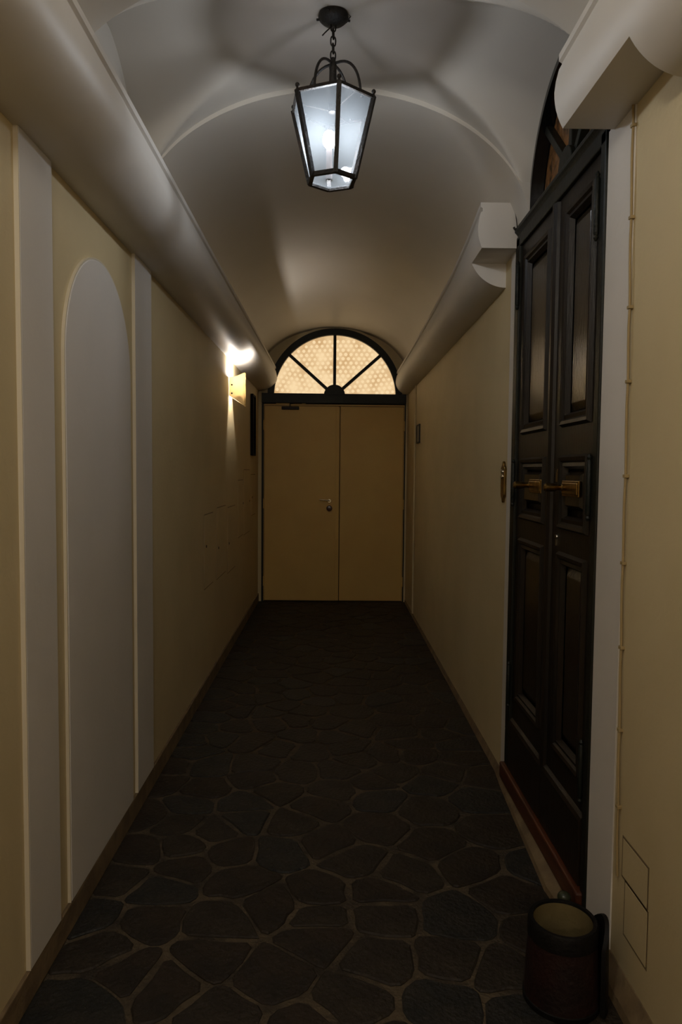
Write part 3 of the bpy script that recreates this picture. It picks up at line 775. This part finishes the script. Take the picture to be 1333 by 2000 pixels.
cabp = [(2.207, 2.758), (2.206, 2.645), (2.199, 2.372), (2.189, 2.103), (2.185, 1.88), (2.180, 1.593), (2.179, 1.326), (2.172, 1.065), (2.164, 0.81), (2.157, 0.57), (2.148, 0.354)]
cb = thing('wall_cable', (WR, 2.18, 0.35), 'thin painted cable clipped down the right wall beside the dark door', 'cable')
pts = []
for (a, b), (c, d) in zip(cabp, cabp[1:]):
    for i in range(4):
        t = i / 4; pts.append((WR - 0.008 - 0.002 * math.sin(t * PI), a + (c - a) * t + 0.0015 * math.sin(t * 2 * PI), b + (d - b) * t))
pts.append((WR - 0.008, *cabp[-1]))
bm = B(); tube(bm, pts, 0.0040, 8); obj('cable_run', bm, M['cable'], cb, smooth=True)
for y, z in cabp[1:-1]:
    bm = B(); box(bm, WR - 0.014, WR, y - 0.009, y + 0.009, z - 0.005, z + 0.005); obj('clip', bm, M['cable'], cb, bevel=0.0015)
cd = thing('wall_conduit', (WR, 8.0, 0.1), 'thin painted conduit running up the right wall near the end door', 'conduit')
bm = B(); tube(bm, [(WR - 0.009, 7.82, 0.04), (WR - 0.009, 7.82, 2.56)], 0.010, 8); obj('pipe', bm, M['cream'], cd, smooth=True)
hk = thing('wire_hook', (WR, 3.57, 2.78), 'small black wire hook on the cornice end by the dark door', 'hook')
bm = B(); tube(bm, [(WR - 0.035, 3.556, 2.905), (WR - 0.022, 3.552, 2.85), (WR - 0.015, 3.552, 2.80), (WR - 0.013, 3.552, 2.788)], 0.0022, 6)
obj('wire', bm, M['dark_mark'], hk, smooth=True)
bm = B(); tube(bm, [(WR - 0.032, 3.548, 2.792), (WR - 0.026, 3.548, 2.782), (WR - 0.016, 3.55, 2.784), (WR - 0.008, 3.552, 2.792)], 0.0055, 8)
obj('hook_end', bm, M['dark_mark'], hk, smooth=True)

# ================================================================== bin and doorstop
bx, by = 0.712, 2.095
bn = thing('waste_bin', (bx, by, 0.0), 'small dark red bin with black rim on the floor by the white door surround', 'bin')
bm = B(); lathe(bm, [(0.106, 0.0), (0.112, 0.006), (0.108, 0.10), (0.101, 0.205), (0.088, 0.205), (0.092, 0.02), (0.001, 0.02)], bx, by, 40)
obj('body', bm, M['red_leather'], bn, smooth=True)
bm = B(); lathe(bm, [(0.101, 0.198), (0.1045, 0.200), (0.1035, 0.245), (0.099, 0.252), (0.089, 0.252), (0.087, 0.246), (0.087, 0.198)], bx, by, 40, caps=(False, False))
obj('rim', bm, M['black_leather'], bn, smooth=True)
bm = B(); lathe(bm, [(0.0868, 0.245), (0.0868, 0.03), (0.080, 0.026), (0.001, 0.026)], bx, by, 40, caps=(False, True))
tag(obj('lining', bm, M['lining'], bn, smooth=True), 'tan inner lining')
bm = B(); lathe(bm, [(0.1075, -0.0), (0.1140, 0.0), (0.1145, 0.018), (0.111, 0.020)], bx, by, 40, caps=(False, False))
obj('base_band', bm, M['black_leather'], bn, smooth=True)
# black strap handle standing off the side
bm = B()
def strap(t, r_):
    a = math.radians(-42 + 74 * t); return (bx + r_ * math.cos(a), by + r_ * math.sin(a))
N = 12; o1 = []; 
rows = []
for i in range(N + 1):
    t = i / N; h = 0.262 - 0.06 * (2 * t - 1) ** 2
    q = []
    for r_, z in ((0.120, 0.004), (0.136, 0.004), (0.132, h), (0.120, h)):
        x, y = strap(t, r_); q.append(bm.verts.new((x, y, z)))
    rows.append(q)
for a, b in zip(rows, rows[1:]):
    for i in range(4): bm.faces.new((a[i], b[i], b[(i + 1) % 4], a[(i + 1) % 4]))
bm.faces.new(rows[0]); bm.faces.new(rows[-1][::-1])
tag(obj('side_flap', bm, M['black_leather'], bn, smooth=True), 'black leather flap on the wall side')

ds = thing('doorstop', (0.845, 2.455, 0.0), 'small round dark metal doorstop at the foot of the door frame', 'doorstop')
bm = B(); lathe(bm, [(0.026, 0.0), (0.028, 0.004), (0.026, 0.05), (0.024, 0.075)], 0.838, 2.46, 20); obj('base', bm, M['iron'], ds, smooth=True)
bm = B(); ball(bm, (0.838, 2.46, 0.093), 0.024, 18, 12, 0.85); tag(obj('cap', bm, mat('green_brown_rubber', (0.035, 0.04, 0.02), 0.3), ds, smooth='all'), 'shiny greenish cap')
